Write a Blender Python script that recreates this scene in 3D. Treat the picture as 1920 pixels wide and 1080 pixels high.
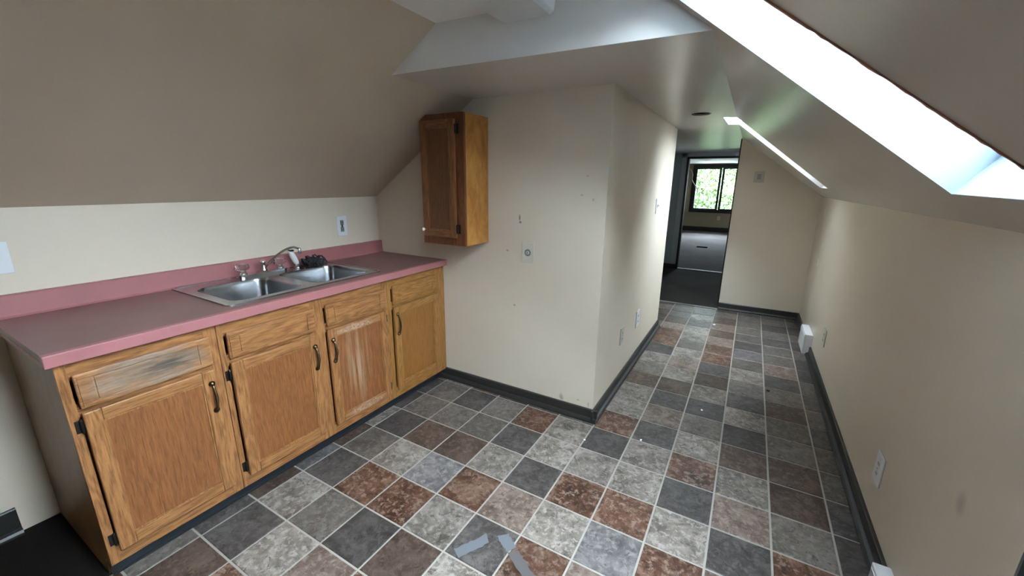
import bpy, bmesh, math, random
from mathutils import Vector, Matrix
random.seed(7)
S = 0.2286                      # one floor tile is nine inches; the layout is measured in tiles
scene = bpy.context.scene
for o in list(bpy.data.objects): bpy.data.objects.remove(o)
COL = scene.collection

# ------------------------------------------------------------------ camera, sky, exposure
cam_d = bpy.data.cameras.new('camera'); cam = bpy.data.objects.new('camera', cam_d); COL.objects.link(cam)
scene.camera = cam
cam_d.sensor_fit = 'HORIZONTAL'; cam_d.sensor_width = 36.0; cam_d.lens = 759.063 / 1920 * 36.0
cam_d.clip_start = 0.02; cam_d.clip_end = 300
yaw, pitch, roll = -0.52366741, 0.25560532, 0.01061226
fwd = Vector((math.sin(yaw)*math.cos(pitch), math.cos(yaw)*math.cos(pitch), -math.sin(pitch)))
rgt = Vector((math.cos(yaw), -math.sin(yaw), 0)); upv = rgt.cross(fwd)
r2 = rgt*math.cos(roll) + upv*math.sin(roll); u2 = -rgt*math.sin(roll) + upv*math.cos(roll)
M = Matrix((r2, u2, -fwd)).transposed().to_4x4()
M.translation = Vector((2.860631, -5.366415, 6.287296))*S
cam.matrix_world = M

world = bpy.data.worlds.new('overcast_sky'); scene.world = world; world.use_nodes = True
bg = world.node_tree.nodes['Background']
bg.inputs[0].default_value = (0.73, 0.87, 1.0, 1); bg.inputs[1].default_value = 11.0
# overcast sky: three times brighter overhead than at the horizon, all the way round
wt = world.node_tree; wc = wt.nodes.new('ShaderNodeTexCoord'); wx = wt.nodes.new('ShaderNodeSeparateXYZ'); wt.links.new(wc.outputs['Generated'], wx.inputs[0])
wm = wt.nodes.new('ShaderNodeMapRange'); wt.links.new(wx.outputs['Z'], wm.inputs[0])
wm.inputs[1].default_value = 0.0; wm.inputs[2].default_value = 1.0; wm.inputs[3].default_value = 6.0; wm.inputs[4].default_value = 18.0
wt.links.new(wm.outputs[0], bg.inputs[1])
vs = scene.view_settings
scene.display_settings.display_device = 'sRGB'
vs.view_transform = 'Standard'; vs.look = 'None'; vs.gamma = 1.0; vs.use_curve_mapping = False
vs.exposure = 2.85

def portal(c, x, y, w, h):
    # sampling portal in a modelled opening: it gives off no light of its own
    l = bpy.data.lights.new('window_portal', 'AREA'); l.shape = 'RECTANGLE'; l.size = w*S; l.size_y = h*S
    l.cycles.is_portal = True
    o = bpy.data.objects.new('window_portal', l); COL.objects.link(o)
    x = Vector(x).normalized(); y = Vector(y).normalized(); z = x.cross(y)
    m = Matrix((x, y, z)).transposed().to_4x4(); m.translation = Vector(c)*S; o.matrix_world = m

# ------------------------------------------------------------------ materials
def mat(name, col, rough=0.5, metal=0.0, spec=0.5, build=None):
    m = bpy.data.materials.new(name); m.use_nodes = True
    n = m.node_tree.nodes; b = n['Principled BSDF']
    b.inputs['Base Color'].default_value = (*col, 1); b.inputs['Roughness'].default_value = rough
    b.inputs['Metallic'].default_value = metal; b.inputs['Specular IOR Level'].default_value = spec
    if build: build(m.node_tree, b)
    return m
def node(t, kind, **kw):
    n = t.nodes.new(kind)
    for k, v in kw.items():
        if k in n.inputs: n.inputs[k].default_value = v
        else: setattr(n, k, v)
    return n
def ramp(t, fac, stops):
    r = t.nodes.new('ShaderNodeValToRGB'); e = r.color_ramp.elements
    while len(e) < len(stops): e.new(0.5)
    for i, (p, c) in enumerate(stops):
        e[i].position = p; e[i].color = (*c, 1) if len(c) == 3 else c
    t.links.new(fac, r.inputs[0]); return r.outputs[0]
def mixc(t, fac, a, b, mode='MIX'):
    m = t.nodes.new('ShaderNodeMix'); m.data_type = 'RGBA'; m.blend_type = mode
    for s, v in ((0, fac), (6, a), (7, b)):
        if hasattr(v, 'links') or isinstance(v, bpy.types.NodeSocket): t.links.new(v, m.inputs[s])
        elif s == 0: m.inputs[0].default_value = v
        else: m.inputs[s].default_value = (*v, 1)
    return m.outputs[2]
def coords(t, scale=(1,1,1), kind='Object', jitter=False, rot=(0,0,0), loc=(0,0,0)):
    c = t.nodes.new('ShaderNodeTexCoord'); mp = t.nodes.new('ShaderNodeMapping')
    mp.inputs['Scale'].default_value = scale; mp.inputs['Rotation'].default_value = rot; mp.inputs['Location'].default_value = loc
    out = c.outputs[kind]
    if jitter:
        oi = t.nodes.new('ShaderNodeObjectInfo'); mu = t.nodes.new('ShaderNodeMath'); mu.operation = 'MULTIPLY'; mu.inputs[1].default_value = 37.0
        t.links.new(oi.outputs['Random'], mu.inputs[0])
        ad = t.nodes.new('ShaderNodeVectorMath'); ad.operation = 'ADD'
        t.links.new(out, ad.inputs[0]); t.links.new(mu.outputs[0], ad.inputs[1]); out = ad.outputs[0]
    t.links.new(out, mp.inputs[0]); return mp.outputs[0]
def bump(t, b, h, strength=0.2, dist=0.002):
    n = node(t, 'ShaderNodeBump', Strength=strength, Distance=dist); t.links.new(h, n.inputs['Height'])
    t.links.new(n.outputs[0], b.inputs['Normal'])
def noise(t, vec, scale, detail=4, rough=0.55, dist=0.0):
    n = node(t, 'ShaderNodeTexNoise', Scale=scale, Detail=detail, Roughness=rough, Distortion=dist)
    t.links.new(vec, n.inputs['Vector']); return n.outputs[0]
def blob(t, vec, centre, radius, soft, wob=0.0):
    # 1 inside a spot of its own shape on the surface, 0 outside
    vec = t.nodes.new('ShaderNodeNewGeometry').outputs['Position']
    s = t.nodes.new('ShaderNodeVectorMath'); s.operation = 'SUBTRACT'; t.links.new(vec, s.inputs[0]); s.inputs[1].default_value = [c*S for c in centre]
    d = t.nodes.new('ShaderNodeVectorMath'); d.operation = 'DIVIDE'; t.links.new(s.outputs[0], d.inputs[0]); d.inputs[1].default_value = [r*S for r in radius]
    l = t.nodes.new('ShaderNodeVectorMath'); l.operation = 'LENGTH'; t.links.new(d.outputs[0], l.inputs[0])
    v = l.outputs['Value']
    if wob:
        nn = noise(t, vec, 30, 4); a = t.nodes.new('ShaderNodeMath'); a.operation = 'MULTIPLY_ADD'
        t.links.new(nn, a.inputs[0]); a.inputs[1].default_value = wob; t.links.new(v, a.inputs[2]); v = a.outputs[0]
    mr = node(t, 'ShaderNodeMapRange'); mr.interpolation_type = 'SMOOTHSTEP'
    t.links.new(v, mr.inputs[0]); mr.inputs[1].default_value = 1.0 + wob*0.5; mr.inputs[2].default_value = max(0.0, 1.0 - soft) + wob*0.5
    mr.inputs[3].default_value = 0; mr.inputs[4].default_value = 1
    return mr.outputs[0]

def paint(name, col, rough, marks=(), tex=0.12):
    def b(t, p):
        v = coords(t)
        c = mixc(t, ramp(t, noise(t, v, 3.0, 5), [(0.3, (0,0,0)), (0.75, (1,1,1))]), col, tuple(x*0.95 for x in col))
        for centre, radius, soft, mc, amount, wob in marks:
            m = t.nodes.new('ShaderNodeMath'); m.operation = 'MULTIPLY'; m.inputs[1].default_value = amount
            t.links.new(blob(t, v, centre, radius, soft, wob), m.inputs[0]); c = mixc(t, m.outputs[0], c, mc)
        t.links.new(c, p.inputs['Base Color'])
        bump(t, p, noise(t, v, 160, 3), tex, 0.001)
    return mat(name, col, rough, build=b)

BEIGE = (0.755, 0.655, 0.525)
dirt = (0.16, 0.13, 0.10)
MP = {}
MP['wall'] = paint('satin_beige_wall_paint', BEIGE, 0.42)
MP['back'] = paint('satin_beige_wall_paint_scuffed', BEIGE, 0.42, marks=[
    ((-1.05,4.24,0.46),(0.10,2,0.13),0.7,dirt,0.55,1.6), ((-0.55,4.24,0.50),(0.07,2,0.04),0.6,dirt,0.4,1.2), ((-0.25,4.24,0.45),(0.03,2,0.12),0.7,dirt,0.45,0.9),
    ((-2.47,4.24,5.37),(0.03,2,0.11),0.6,dirt,0.85,0.4), ((-2.45,4.24,5.25),(0.05,2,0.04),0.6,dirt,0.9,0.3),
    ((-2.85,4.24,4.45),(0.05,2,0.04),0.6,(0.3,0.2,0.16),0.6,0.5), ((-2.6,4.24,2.9),(0.04,2,0.035),0.5,dirt,0.6,0.3),
    ((-0.75,4.24,6.0),(0.05,2,0.03),0.5,dirt,0.4,0.5), ((-0.45,4.24,5.9),(0.04,2,0.05),0.6,dirt,0.4,0.6), ((-0.62,4.24,6.45),(0.05,2,0.03),0.6,dirt,0.3,0.6),
    ((-0.15,4.24,6.55),(0.05,0.2,0.10),0.4,(0.7,0.68,0.62),0.9,0.4)])
MP['right'] = paint('satin_beige_wall_paint_stained', BEIGE, 0.40, marks=[
    ((5.55,0.93,2.56),(2,0.17,0.24),1.0,(0.34,0.30,0.22),0.55,0.35),
    ((5.55,15.6,4.6),(2,0.16,0.22),0.5,(0.8,0.79,0.74),0.9,0.8), ((5.55,15.2,3.2),(2,0.3,0.2),0.5,(0.8,0.79,0.74),0.8,0.9),
    ((5.55,14.9,4.0),(2,0.12,0.12),0.5,(0.8,0.79,0.74),0.8,0.9), ((5.55,16.0,5.2),(2,0.3,0.25),0.6,(0.78,0.77,0.72),0.6,0.9)])
MP['hall'] = paint('semigloss_beige_hall_paint', BEIGE, 0.46)
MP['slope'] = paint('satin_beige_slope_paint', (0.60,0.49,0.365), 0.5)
MP['rslope'] = paint('semigloss_grey_beige_slope_paint', (0.58,0.53,0.47), 0.27, tex=0.2)
MP['ceil'] = paint('semigloss_pale_hall_ceiling_paint', (0.68,0.64,0.58), 0.27, tex=0.25)
MP['white'] = paint('white_ceiling_paint', (0.86,0.84,0.80), 0.6)
MP['reveal'] = paint('daylight_toned_reveal_paint', (0.44,0.53,0.60), 0.6)  # white boards: daylight blue and a lower brightness put into the colour
MP['bluegrey'] = paint('blue_shade_wall_paint', (0.36,0.40,0.41), 0.45)  # white wall, its bluish shade put into the colour
MP['trimgrey'] = paint('grey_trim_paint', (0.45,0.45,0.45), 0.4)
MP['tan'] = paint('tan_far_room_paint', (0.42,0.36,0.26), 0.6)
MP['popcorn'] = paint('textured_ceiling_plaster', (0.66,0.64,0.60), 0.75, tex=1.0)
MP['gypsum'] = mat('torn_brown_drywall_paper', (0.42,0.20,0.13), 0.85)
MP['paper'] = mat('pale_drywall_core', (0.72,0.70,0.66), 0.9)

def oak(name, axis, light, dark, wear=None, rough=0.38, ring=1.0, amp=0.10):
    def b(t, p):
        sc = [1.0, 1.0, 1.0]; sc[axis] = 0.09
        v = coords(t, tuple(sc), jitter=True)
        fine = noise(t, v, 170, 6, 0.65)
        # cathedral figure from a distorted banding
        sc2 = [1.0, 1.0, 1.0]; sc2[axis] = 0.16
        v2 = coords(t, tuple(sc2), jitter=True)
        w = node(t, 'ShaderNodeTexNoise', Scale=16.0*ring, Detail=2.0, Roughness=0.4); t.links.new(v2, w.inputs['Vector'])
        m = t.nodes.new('ShaderNodeMath'); m.operation = 'MULTIPLY'; m.inputs[1].default_value = 60.0; t.links.new(w.outputs[0], m.inputs[0])
        s = t.nodes.new('ShaderNodeMath'); s.operation = 'SINE'; t.links.new(m.outputs[0], s.inputs[0])
        a = t.nodes.new('ShaderNodeMath'); a.operation = 'MULTIPLY_ADD'; a.inputs[1].default_value = amp; t.links.new(s.outputs[0], a.inputs[0]); t.links.new(fine, a.inputs[2])
        c = ramp(t, a.outputs[0], [(0.30, dark), (0.47, tuple((x+y)/2 for x, y in zip(light, dark))), (0.62, light)])
        big = noise(t, coords(t, jitter=True), 5, 3)
        c = mixc(t, ramp(t, big, [(0.3, (0,0,0)), (0.8, (0.6,0.6,0.6))]), c, tuple(x*0.62 for x in light))
        sp = [1.0, 1.0, 1.0]; sp[axis] = 0.035
        pore = noise(t, coords(t, tuple(sp), jitter=True), 330, 3, 0.6)
        c = mixc(t, ramp(t, pore, [(0.34, (0.8,0.8,0.8)), (0.44, (0,0,0))]), c, tuple(x*0.55 for x in dark))
        if wear: c = wear(t, c, fine)
        t.links.new(c, p.inputs['Base Color']); bump(t, p, fine, 0.25, 0.0012)
    return mat(name, light, rough, build=b)
OL = (0.46, 0.210, 0.075); OD = (0.21, 0.078, 0.026)
PL = (0.335, 0.125, 0.041); PD = (0.20, 0.072, 0.024)
def mul(t, *vals):
    out = vals[0]
    for v in vals[1:]:
        m = t.nodes.new('ShaderNodeMath'); m.operation = 'MULTIPLY'; t.links.new(out, m.inputs[0])
        if isinstance(v, (int, float)): m.inputs[1].default_value = v
        else: t.links.new(v, m.inputs[1])
        out = m.outputs[0]
    return out
def grey_wear(t, c, fine):
    v = coords(t); st = noise(t, coords(t, (1,0.07,1)), 120, 4, 0.6); st2 = noise(t, coords(t, (1,0.12,1)), 40, 3)
    m2 = mul(t, blob(t, v, (-5.07,-3.10,3.34), (1,1.0,0.40), 0.5, 0.5), ramp(t, st2, [(0.35,(0.35,)*3),(0.6,(0.95,)*3)]))
    m = mul(t, blob(t, v, (-5.07,-2.95,3.36), (1,0.72,0.24), 0.8, 0.5), ramp(t, st, [(0.38,(0.25,)*3),(0.56,(0.95,)*3)]))
    c = mixc(t, m2, c, mixc(t, fine, (0.13,0.085,0.060), (0.50,0.36,0.26)))
    return mixc(t, m, c, mixc(t, fine, (0.030,0.026,0.022), (0.16,0.135,0.11)))
def pale_wear(t, c, fine):
    v = coords(t); st = noise(t, coords(t, (1,1,0.05)), 45, 3); spk = noise(t, v, 90, 4, 0.7)
    c = mixc(t, mul(t, ramp(t, st, [(0.42,(0,0,0)),(0.62,(0.55,0.55,0.55))]), blob(t, v, (-5.07,0.75,1.9), (1,0.55,1.5), 1.0, 0.3)), c, (0.60,0.42,0.28))
    for ce, ra in (((-5.0,0.80,2.86),(1,0.75,0.12)), ((-5.0,0.90,0.66),(1,0.75,0.12))):
        c = mixc(t, mul(t, blob(t, v, ce, ra, 0.7, 0.8), ramp(t, spk, [(0.42,(0.1,)*3),(0.58,(0.75,)*3)])), c, (0.58,0.42,0.33))
    return c
MO = {
 'v': oak('honey_oak_upright_grain', 2, OL, OD), 'h': oak('honey_oak_level_grain', 1, OL, OD, ring=0.8),
 'panel': oak('red_oak_veneer_panel', 2, PL, PD, amp=0.045), 'worn': oak('worn_grey_oak', 1, OL, OD, wear=grey_wear),
 'pale_v': oak('bleached_oak_upright', 2, OL, OD, wear=pale_wear), 'pale_h': oak('bleached_oak_level', 1, OL, OD, wear=pale_wear),
 'pale_p': oak('bleached_oak_panel', 2, PL, PD, wear=pale_wear, amp=0.045),
 'gold_v': oak('golden_oak_upright', 2, (0.45,0.215,0.060), (0.27,0.11,0.025)), 'gold_h': oak('golden_oak_level', 1, (0.45,0.215,0.060), (0.27,0.11,0.025)),
 'gold_p': oak('golden_oak_panel', 2, (0.36,0.150,0.034), (0.28,0.105,0.022), amp=0.03),
 'end': oak('brown_end_panel_laminate', 2, (0.29,0.140,0.045), (0.22,0.10,0.03), ring=0.3),
 'dark_v': oak('shaded_oak_upright', 2, (0.27,0.108,0.038), (0.13,0.042,0.014)), 'dark_h': oak('shaded_oak_level', 0, (0.27,0.108,0.038), (0.13,0.042,0.014)),  # wall cabinet front: oak with its shade put into the colour
 'dark_p': oak('shaded_oak_panel', 2, (0.18,0.066,0.022), (0.10,0.032,0.010), amp=0.05),
 'redfr': oak('red_brown_oak_frame', 2, (0.20,0.062,0.018), (0.10,0.028,0.008)),
}
def maple_b(t, p):
    n = noise(t, coords(t, (1,1,0.5)), 16, 4, 0.6, 0.6)
    c = ramp(t, n, [(0.3, (0.33,0.125,0.024)), (0.5, (0.47,0.205,0.042)), (0.7, (0.60,0.31,0.075))])
    t.links.new(c, p.inputs['Base Color'])
MO['maple'] = mat('blotchy_golden_side_veneer', (0.5,0.25,0.07), 0.35, build=maple_b)

def tile_mat(name, stops, scale=9.0, spot=None, streak=False):
    def b(t, p):
        v = coords(t, (1,1,1) if not streak else (1,0.35,1), jitter=True)
        n1 = noise(t, v, scale, 8, 0.68, 0.8)
        c = ramp(t, n1, stops)
        n2 = noise(t, v, scale*4.5, 6, 0.7, 0.4)
        c = mixc(t, ramp(t, n2, [(0.50, (0,0,0)), (0.62, (0.85,0.85,0.85))]), c, spot or stops[-1][1])
        n3 = noise(t, v, scale*3.1, 7, 0.75, 1.2)
        c = mixc(t, ramp(t, n3, [(0.37, (0.9,0.9,0.9)), (0.46, (0,0,0))]), c, stops[0][1])
        oi = t.nodes.new('ShaderNodeObjectInfo'); mr = node(t, 'ShaderNodeMapRange'); t.links.new(oi.outputs['Random'], mr.inputs[0])
        mr.inputs[3].default_value = 0.78; mr.inputs[4].default_value = 1.12
        h = t.nodes.new('ShaderNodeHueSaturation'); t.links.new(mr.outputs[0], h.inputs['Value']); t.links.new(c, h.inputs['Color'])
        t.links.new(h.outputs[0], p.inputs['Base Color']); bump(t, p, n2, 0.25, 0.0015)
    return mat(name, stops[1][1], 0.40, spec=0.35, build=b)
MT = {
 'R': tile_mat('rust_brown_slate', [(0.34,(0.030,0.014,0.009)),(0.5,(0.090,0.038,0.022)),(0.70,(0.235,0.140,0.095))], spot=(0.27,0.19,0.145)),
 'B': tile_mat('dark_brown_slate', [(0.30,(0.0320,0.0210,0.0158)),(0.5,(0.0720,0.0465,0.0360)),(0.75,(0.1600,0.1125,0.0864))]),
 'L': tile_mat('pale_grey_slate', [(0.30,(0.060,0.048,0.039)),(0.5,(0.185,0.155,0.130)),(0.68,(0.36,0.315,0.275))]),
 'G': tile_mat('taupe_grey_slate', [(0.28,(0.0560,0.0465,0.0389)),(0.5,(0.1200,0.0998,0.0842)),(0.75,(0.2160,0.1875,0.1620))]),
 'D': tile_mat('charcoal_slate', [(0.30,(0.026,0.021,0.019)),(0.5,(0.066,0.057,0.052)),(0.70,(0.135,0.118,0.108))], spot=(0.125,0.110,0.100)),
 'S': tile_mat('blue_grey_slate', [(0.28,(0.0640,0.0585,0.0576)),(0.5,(0.1320,0.1185,0.1152)),(0.75,(0.2640,0.2400,0.2268))]),
 'P': tile_mat('pinkish_grey_slate', [(0.28,(0.0680,0.0413,0.0310)),(0.5,(0.1600,0.1125,0.0900)),(0.72,(0.2960,0.2325,0.1944))]),
}
M_grout = paint('pale_grout', (0.37,0.335,0.29), 0.75)
def pink_b(t, p):
    v = coords(t)
    c = mixc(t, ramp(t, noise(t, v, 6, 5), [(0.35,(0,0,0)),(0.7,(0.5,0.5,0.5))]), (0.43,0.165,0.165), (0.33,0.13,0.128))
    m = blob(t, v, (-6.1,-2.7,3.97), (0.8,0.9,1), 1.0, 0.6); mm = t.nodes.new('ShaderNodeMath'); mm.operation = 'MULTIPLY'; mm.inputs[1].default_value = 0.45
    t.links.new(m, mm.inputs[0]); c = mixc(t, mm.outputs[0], c, (0.30,0.165,0.13))
    t.links.new(c, p.inputs['Base Color'])
    r = ramp(t, noise(t, v, 22, 5), [(0.3,(0.40,)*3),(0.7,(0.5,)*3)]); t.links.new(r, p.inputs['Roughness'])
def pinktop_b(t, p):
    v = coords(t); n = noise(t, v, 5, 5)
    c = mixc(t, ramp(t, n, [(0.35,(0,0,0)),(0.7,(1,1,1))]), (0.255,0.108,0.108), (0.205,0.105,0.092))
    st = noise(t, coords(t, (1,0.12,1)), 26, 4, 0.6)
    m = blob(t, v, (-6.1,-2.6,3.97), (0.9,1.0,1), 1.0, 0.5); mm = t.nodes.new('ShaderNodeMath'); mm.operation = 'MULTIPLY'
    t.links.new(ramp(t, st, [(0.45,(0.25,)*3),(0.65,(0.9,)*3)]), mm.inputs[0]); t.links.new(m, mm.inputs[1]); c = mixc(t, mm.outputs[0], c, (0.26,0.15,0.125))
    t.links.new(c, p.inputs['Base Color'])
MM = {
 'pinktop': mat('shade_toned_rose_laminate', (0.25,0.11,0.11), 0.42, build=pinktop_b),  # top of the same laminate, darkened for how light falls on it
 'pink': mat('dusty_rose_laminate', (0.46,0.16,0.175), 0.4, build=pink_b),
 'black': mat('black_vinyl_base', (0.018,0.019,0.020), 0.35),
 'toe': mat('black_blue_toe_vinyl', (0.016,0.022,0.028), 0.4),
 'blackbb': paint('dark_painted_baseboard', (0.030,0.029,0.026), 0.38),
 'plate': mat('white_plastic', (0.80,0.81,0.83), 0.3), 'almond': mat('ivory_plastic', (0.66,0.63,0.53), 0.35),
 'beigeplate': mat('beige_painted_plate', (0.56,0.53,0.45), 0.4),
 'slot': mat('dark_slot', (0.02,0.02,0.02), 0.6), 'burn': mat('grey_socket', (0.22,0.22,0.21), 0.5),
 'chrome': mat('worn_chrome', (0.75,0.76,0.77), 0.16, 1.0), 'pipe': mat('dull_bronze_spout', (0.20,0.15,0.12), 0.3, 1.0),
 'brass': mat('antique_brass', (0.17,0.12,0.065), 0.28, 1.0), 'hinge': mat('dark_bronze', (0.04,0.032,0.028), 0.4, 0.8),
 'whitebody': mat('white_sprayer_plastic', (0.85,0.85,0.85), 0.3), 'rag': mat('black_nylon', (0.022,0.023,0.027), 0.6),
 'tape': mat('grey_tape_residue', (0.145,0.15,0.165), 0.6), 'tape2': mat('dull_tape_residue', (0.10,0.09,0.09), 0.6),
 'frame': mat('black_window_frame', (0.012,0.012,0.011), 0.5), 'aluminium': mat('grey_skylight_frame', (0.45,0.46,0.47), 0.4, 0.6),
 'knob': mat('pale_knob', (0.85,0.78,0.62), 0.25), 'white_crumb': mat('white_crumb', (0.85,0.84,0.8), 0.8),
 'greydoor': mat('grey_painted_door', (0.17,0.18,0.18), 0.4), 'strip': mat('pale_metal_strip', (0.30,0.29,0.26), 0.6, 0.0),
}
def steel_b(t, p):
    v = coords(t, (1,0.08,1)); n = noise(t, v, 220, 4)
    s = noise(t, coords(t), 14, 6, 0.7, 1.5)
    c = mixc(t, ramp(t, s, [(0.5,(0,0,0)),(0.7,(0.7,0.7,0.7))]), (0.40,0.41,0.42), (0.52,0.53,0.54)); t.links.new(c, p.inputs['Base Color'])
    bump(t, p, n, 0.06, 0.0005)
MM['steel'] = mat('brushed_stainless', (0.45,0.46,0.47), 0.23, 1.0, build=steel_b)
def clear(name, tint, rough=0.02):
    m = bpy.data.materials.new(name); m.use_nodes = True; b = m.node_tree.nodes['Principled BSDF']
    b.inputs['Base Color'].default_value = (*tint, 1); b.inputs['Roughness'].default_value = rough
    b.inputs['Transmission Weight'].default_value = 1.0; b.inputs['IOR'].default_value = 1.45; return m
MM['crystal'] = clear('clear_acrylic', (0.97,0.98,1.0))
def pane_mat(name, k=0.97):
    m = bpy.data.materials.new(name); m.use_nodes = True; t = m.node_tree; t.nodes.remove(t.nodes['Principled BSDF'])
    tr = t.nodes.new('ShaderNodeBsdfTransparent'); tr.inputs[0].default_value = (k*0.99,k,k,1)
    gl = t.nodes.new('ShaderNodeBsdfGlossy'); gl.inputs['Roughness'].default_value = 0.02
    fr = t.nodes.new('ShaderNodeFresnel'); fr.inputs[0].default_value = 1.35
    mx = t.nodes.new('ShaderNodeMixShader'); t.links.new(fr.outputs[0], mx.inputs[0]); t.links.new(tr.outputs[0], mx.inputs[1]); t.links.new(gl.outputs[0], mx.inputs[2])
    t.links.new(mx.outputs[0], t.nodes['Material Output'].inputs[0]); return m
MM['glass'] = pane_mat('thin_window_glass'); MM['dim_main'] = pane_mat('dimmed_main_skylight_glass', 0.57); MM['dim_landing'] = pane_mat('dimmed_landing_glass', 0.36); MM['dim_hall'] = pane_mat('dimmed_hall_skylight_glass', 0.68)  # all but the first are tinted to dim what their openings let in
def diff_b(t, p):
    w = node(t, 'ShaderNodeTexWave', Scale=90.0); w.bands_direction = 'X'; t.links.new(coords(t), w.inputs['Vector']); bump(t, p, w.outputs[1], 0.3, 0.001)
    p.inputs['Transmission Weight'].default_value = 0.25
MM['diffuser'] = mat('ribbed_frosted_acrylic', (0.78,0.80,0.77), 0.35, build=diff_b)
def carpet(name, a, b2):
    def b(t, p):
        v = coords(t); n = noise(t, v, 260, 4, 0.7); n2 = noise(t, v, 1.6, 5)
        c = mixc(t, n, a, b2); c = mixc(t, ramp(t, n2, [(0.35,(0,0,0)),(0.75,(0.5,0.5,0.5))]), c, tuple(x*0.55 for x in a))
        t.links.new(c, p.inputs['Base Color']); bump(t, p, n, 0.8, 0.004)
    return mat(name, a, 0.95, spec=0.1, build=b)
MC = carpet('dark_brown_carpet', (0.040,0.033,0.029), (0.085,0.072,0.064))
MC2 = carpet('grey_brown_carpet', (0.10,0.086,0.082), (0.21,0.185,0.178))
MC3 = carpet('black_carpet', (0.010,0.008,0.007), (0.020,0.016,0.014))

# ------------------------------------------------------------------ builders
def tag(o, label=None, cat=None, group=None, kind=None):
    if label: o['label'] = label
    if cat: o['category'] = cat
    if group: o['group'] = group
    if kind: o['kind'] = kind
    return o
def thing(name, loc, label, cat, group=None):
    o = bpy.data.objects.new(name, None); COL.objects.link(o); o.location = Vector(loc)*S; o.empty_display_size = 0.05
    bpy.context.view_layer.update() if False else None
    return tag(o, label, cat, group)
def chain_loc(o):
    v = Vector((0,0,0))
    while o: v += o.location; o = o.parent
    return v
class MB:
    """collects shapes in tile coordinates and links them as one mesh object"""
    def __init__(s): s.bm = bmesh.new()
    def box(s, x0, x1, y0, y1, z0, z1, bev=0.0, seg=2):
        r = bmesh.ops.create_cube(s.bm, size=1.0); vs_ = r['verts']
        for v in vs_: v.co = Vector(((x0+x1)/2+v.co.x*(x1-x0), (y0+y1)/2+v.co.y*(y1-y0), (z0+z1)/2+v.co.z*(z1-z0)))
        if bev:
            e = list({e for v in vs_ for e in v.link_edges}); bmesh.ops.bevel(s.bm, geom=e, offset=bev, segments=seg, affect='EDGES', profile=0.5)
        return s
    def quadbox(s, bottom, top):
        b = [s.bm.verts.new(p) for p in bottom]; t = [s.bm.verts.new(p) for p in top]; n = len(b)
        s.bm.faces.new(b[::-1]); s.bm.faces.new(t)
        for i in range(n): s.bm.faces.new((b[i], b[(i+1)%n], t[(i+1)%n], t[i]))
        bmesh.ops.recalc_face_normals(s.bm, faces=s.bm.faces); return s
    def lathe(s, c, prof, axis=(0,0,1), n=20, cap=True):
        ax = Vector(axis).normalized(); q = Vector((0,0,1)).rotation_difference(ax); c = Vector(c); rings = []
        for r, h in prof:
            rings.append([s.bm.verts.new(c + q @ Vector((max(r,1e-4)*math.cos(a*2*math.pi/n), max(r,1e-4)*math.sin(a*2*math.pi/n), h))) for a in range(n)])
        for a, b in zip(rings, rings[1:]):
            for i in range(n): s.bm.faces.new((a[i], a[(i+1)%n], b[(i+1)%n], b[i]))
        if cap: s.bm.faces.new(rings[0][::-1]); s.bm.faces.new(rings[-1])
        return s
    def tube(s, pts, rad, n=10):
        pts = [Vector(p) for p in pts]; rings = []
        for i, p in enumerate(pts):
            d = (pts[min(i+1, len(pts)-1)] - pts[max(i-1, 0)]).normalized()
            q = Vector((0,0,1)).rotation_difference(d); r = rad[i] if hasattr(rad, '__len__') else rad
            rings.append([s.bm.verts.new(p + q @ Vector((r*math.cos(a*2*math.pi/n), r*math.sin(a*2*math.pi/n), 0))) for a in range(n)])
        for a, b in zip(rings, rings[1:]):
            best = min(range(n), key=lambda k: (a[0].co-b[k].co).length)
            for i in range(n): s.bm.faces.new((a[i], a[(i+1)%n], b[(i+1+best)%n], b[(i+best)%n]))
        s.bm.faces.new(rings[0][::-1]); s.bm.faces.new(rings[-1]); return s
    def slab(s, outer, holes, f, w0, w1):
        """sheet with holes: 2-D outlines mapped by f(u, v, w) and given real thickness"""
        loops = [outer] + list(holes); rows = []
        for w in (w0, w1):
            edges = []; rr = []
            for lp in loops:
                vv = [s.bm.verts.new(f(u, v, w)) for u, v in lp]; rr.append(vv)
                edges += [s.bm.edges.new((vv[i], vv[(i+1) % len(vv)])) for i in range(len(vv))]
            bmesh.ops.triangle_fill(s.bm, use_beauty=True, use_dissolve=False, edges=edges); rows.append(rr)
        for a, b in zip(*rows):
            for i in range(len(a)): s.bm.faces.new((a[i], a[(i+1)%len(a)], b[(i+1)%len(a)], b[i]))
        bmesh.ops.recalc_face_normals(s.bm, faces=s.bm.faces); return s
    def build(s, name, material, parent=None, origin=None, smooth=False, recalc=True):
        if recalc: bmesh.ops.recalc_face_normals(s.bm, faces=s.bm.faces)
        if parent is not None: base = chain_loc(parent)/S
        elif origin is not None: base = Vector(origin)
        else: base = Vector((0,0,0))
        for v in s.bm.verts: v.co = (v.co - base)*S
        me = bpy.data.meshes.new(name); s.bm.to_mesh(me); s.bm.free(); me.materials.append(material)
        if smooth:
            for p in me.polygons: p.use_smooth = True
        o = bpy.data.objects.new(name, me); COL.objects.link(o)
        if parent is not None: o.parent = parent
        else: o.location = base*S
        return o
def struct(mb, name, material, **k): return tag(mb.build(name, material, **k), kind='structure')
def rrect(x0, x1, y0, y1, r, n=5):
    out = []
    for cx, cy, a0 in ((x1-r, y1-r, 0), (x0+r, y1-r, 90), (x0+r, y0+r, 180), (x1-r, y0+r, 270)):
        for k in range(n+1):
            a = math.radians(a0 + 90*k/n); out.append((cx + r*math.cos(a), cy + r*math.sin(a)))
    return out

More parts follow.
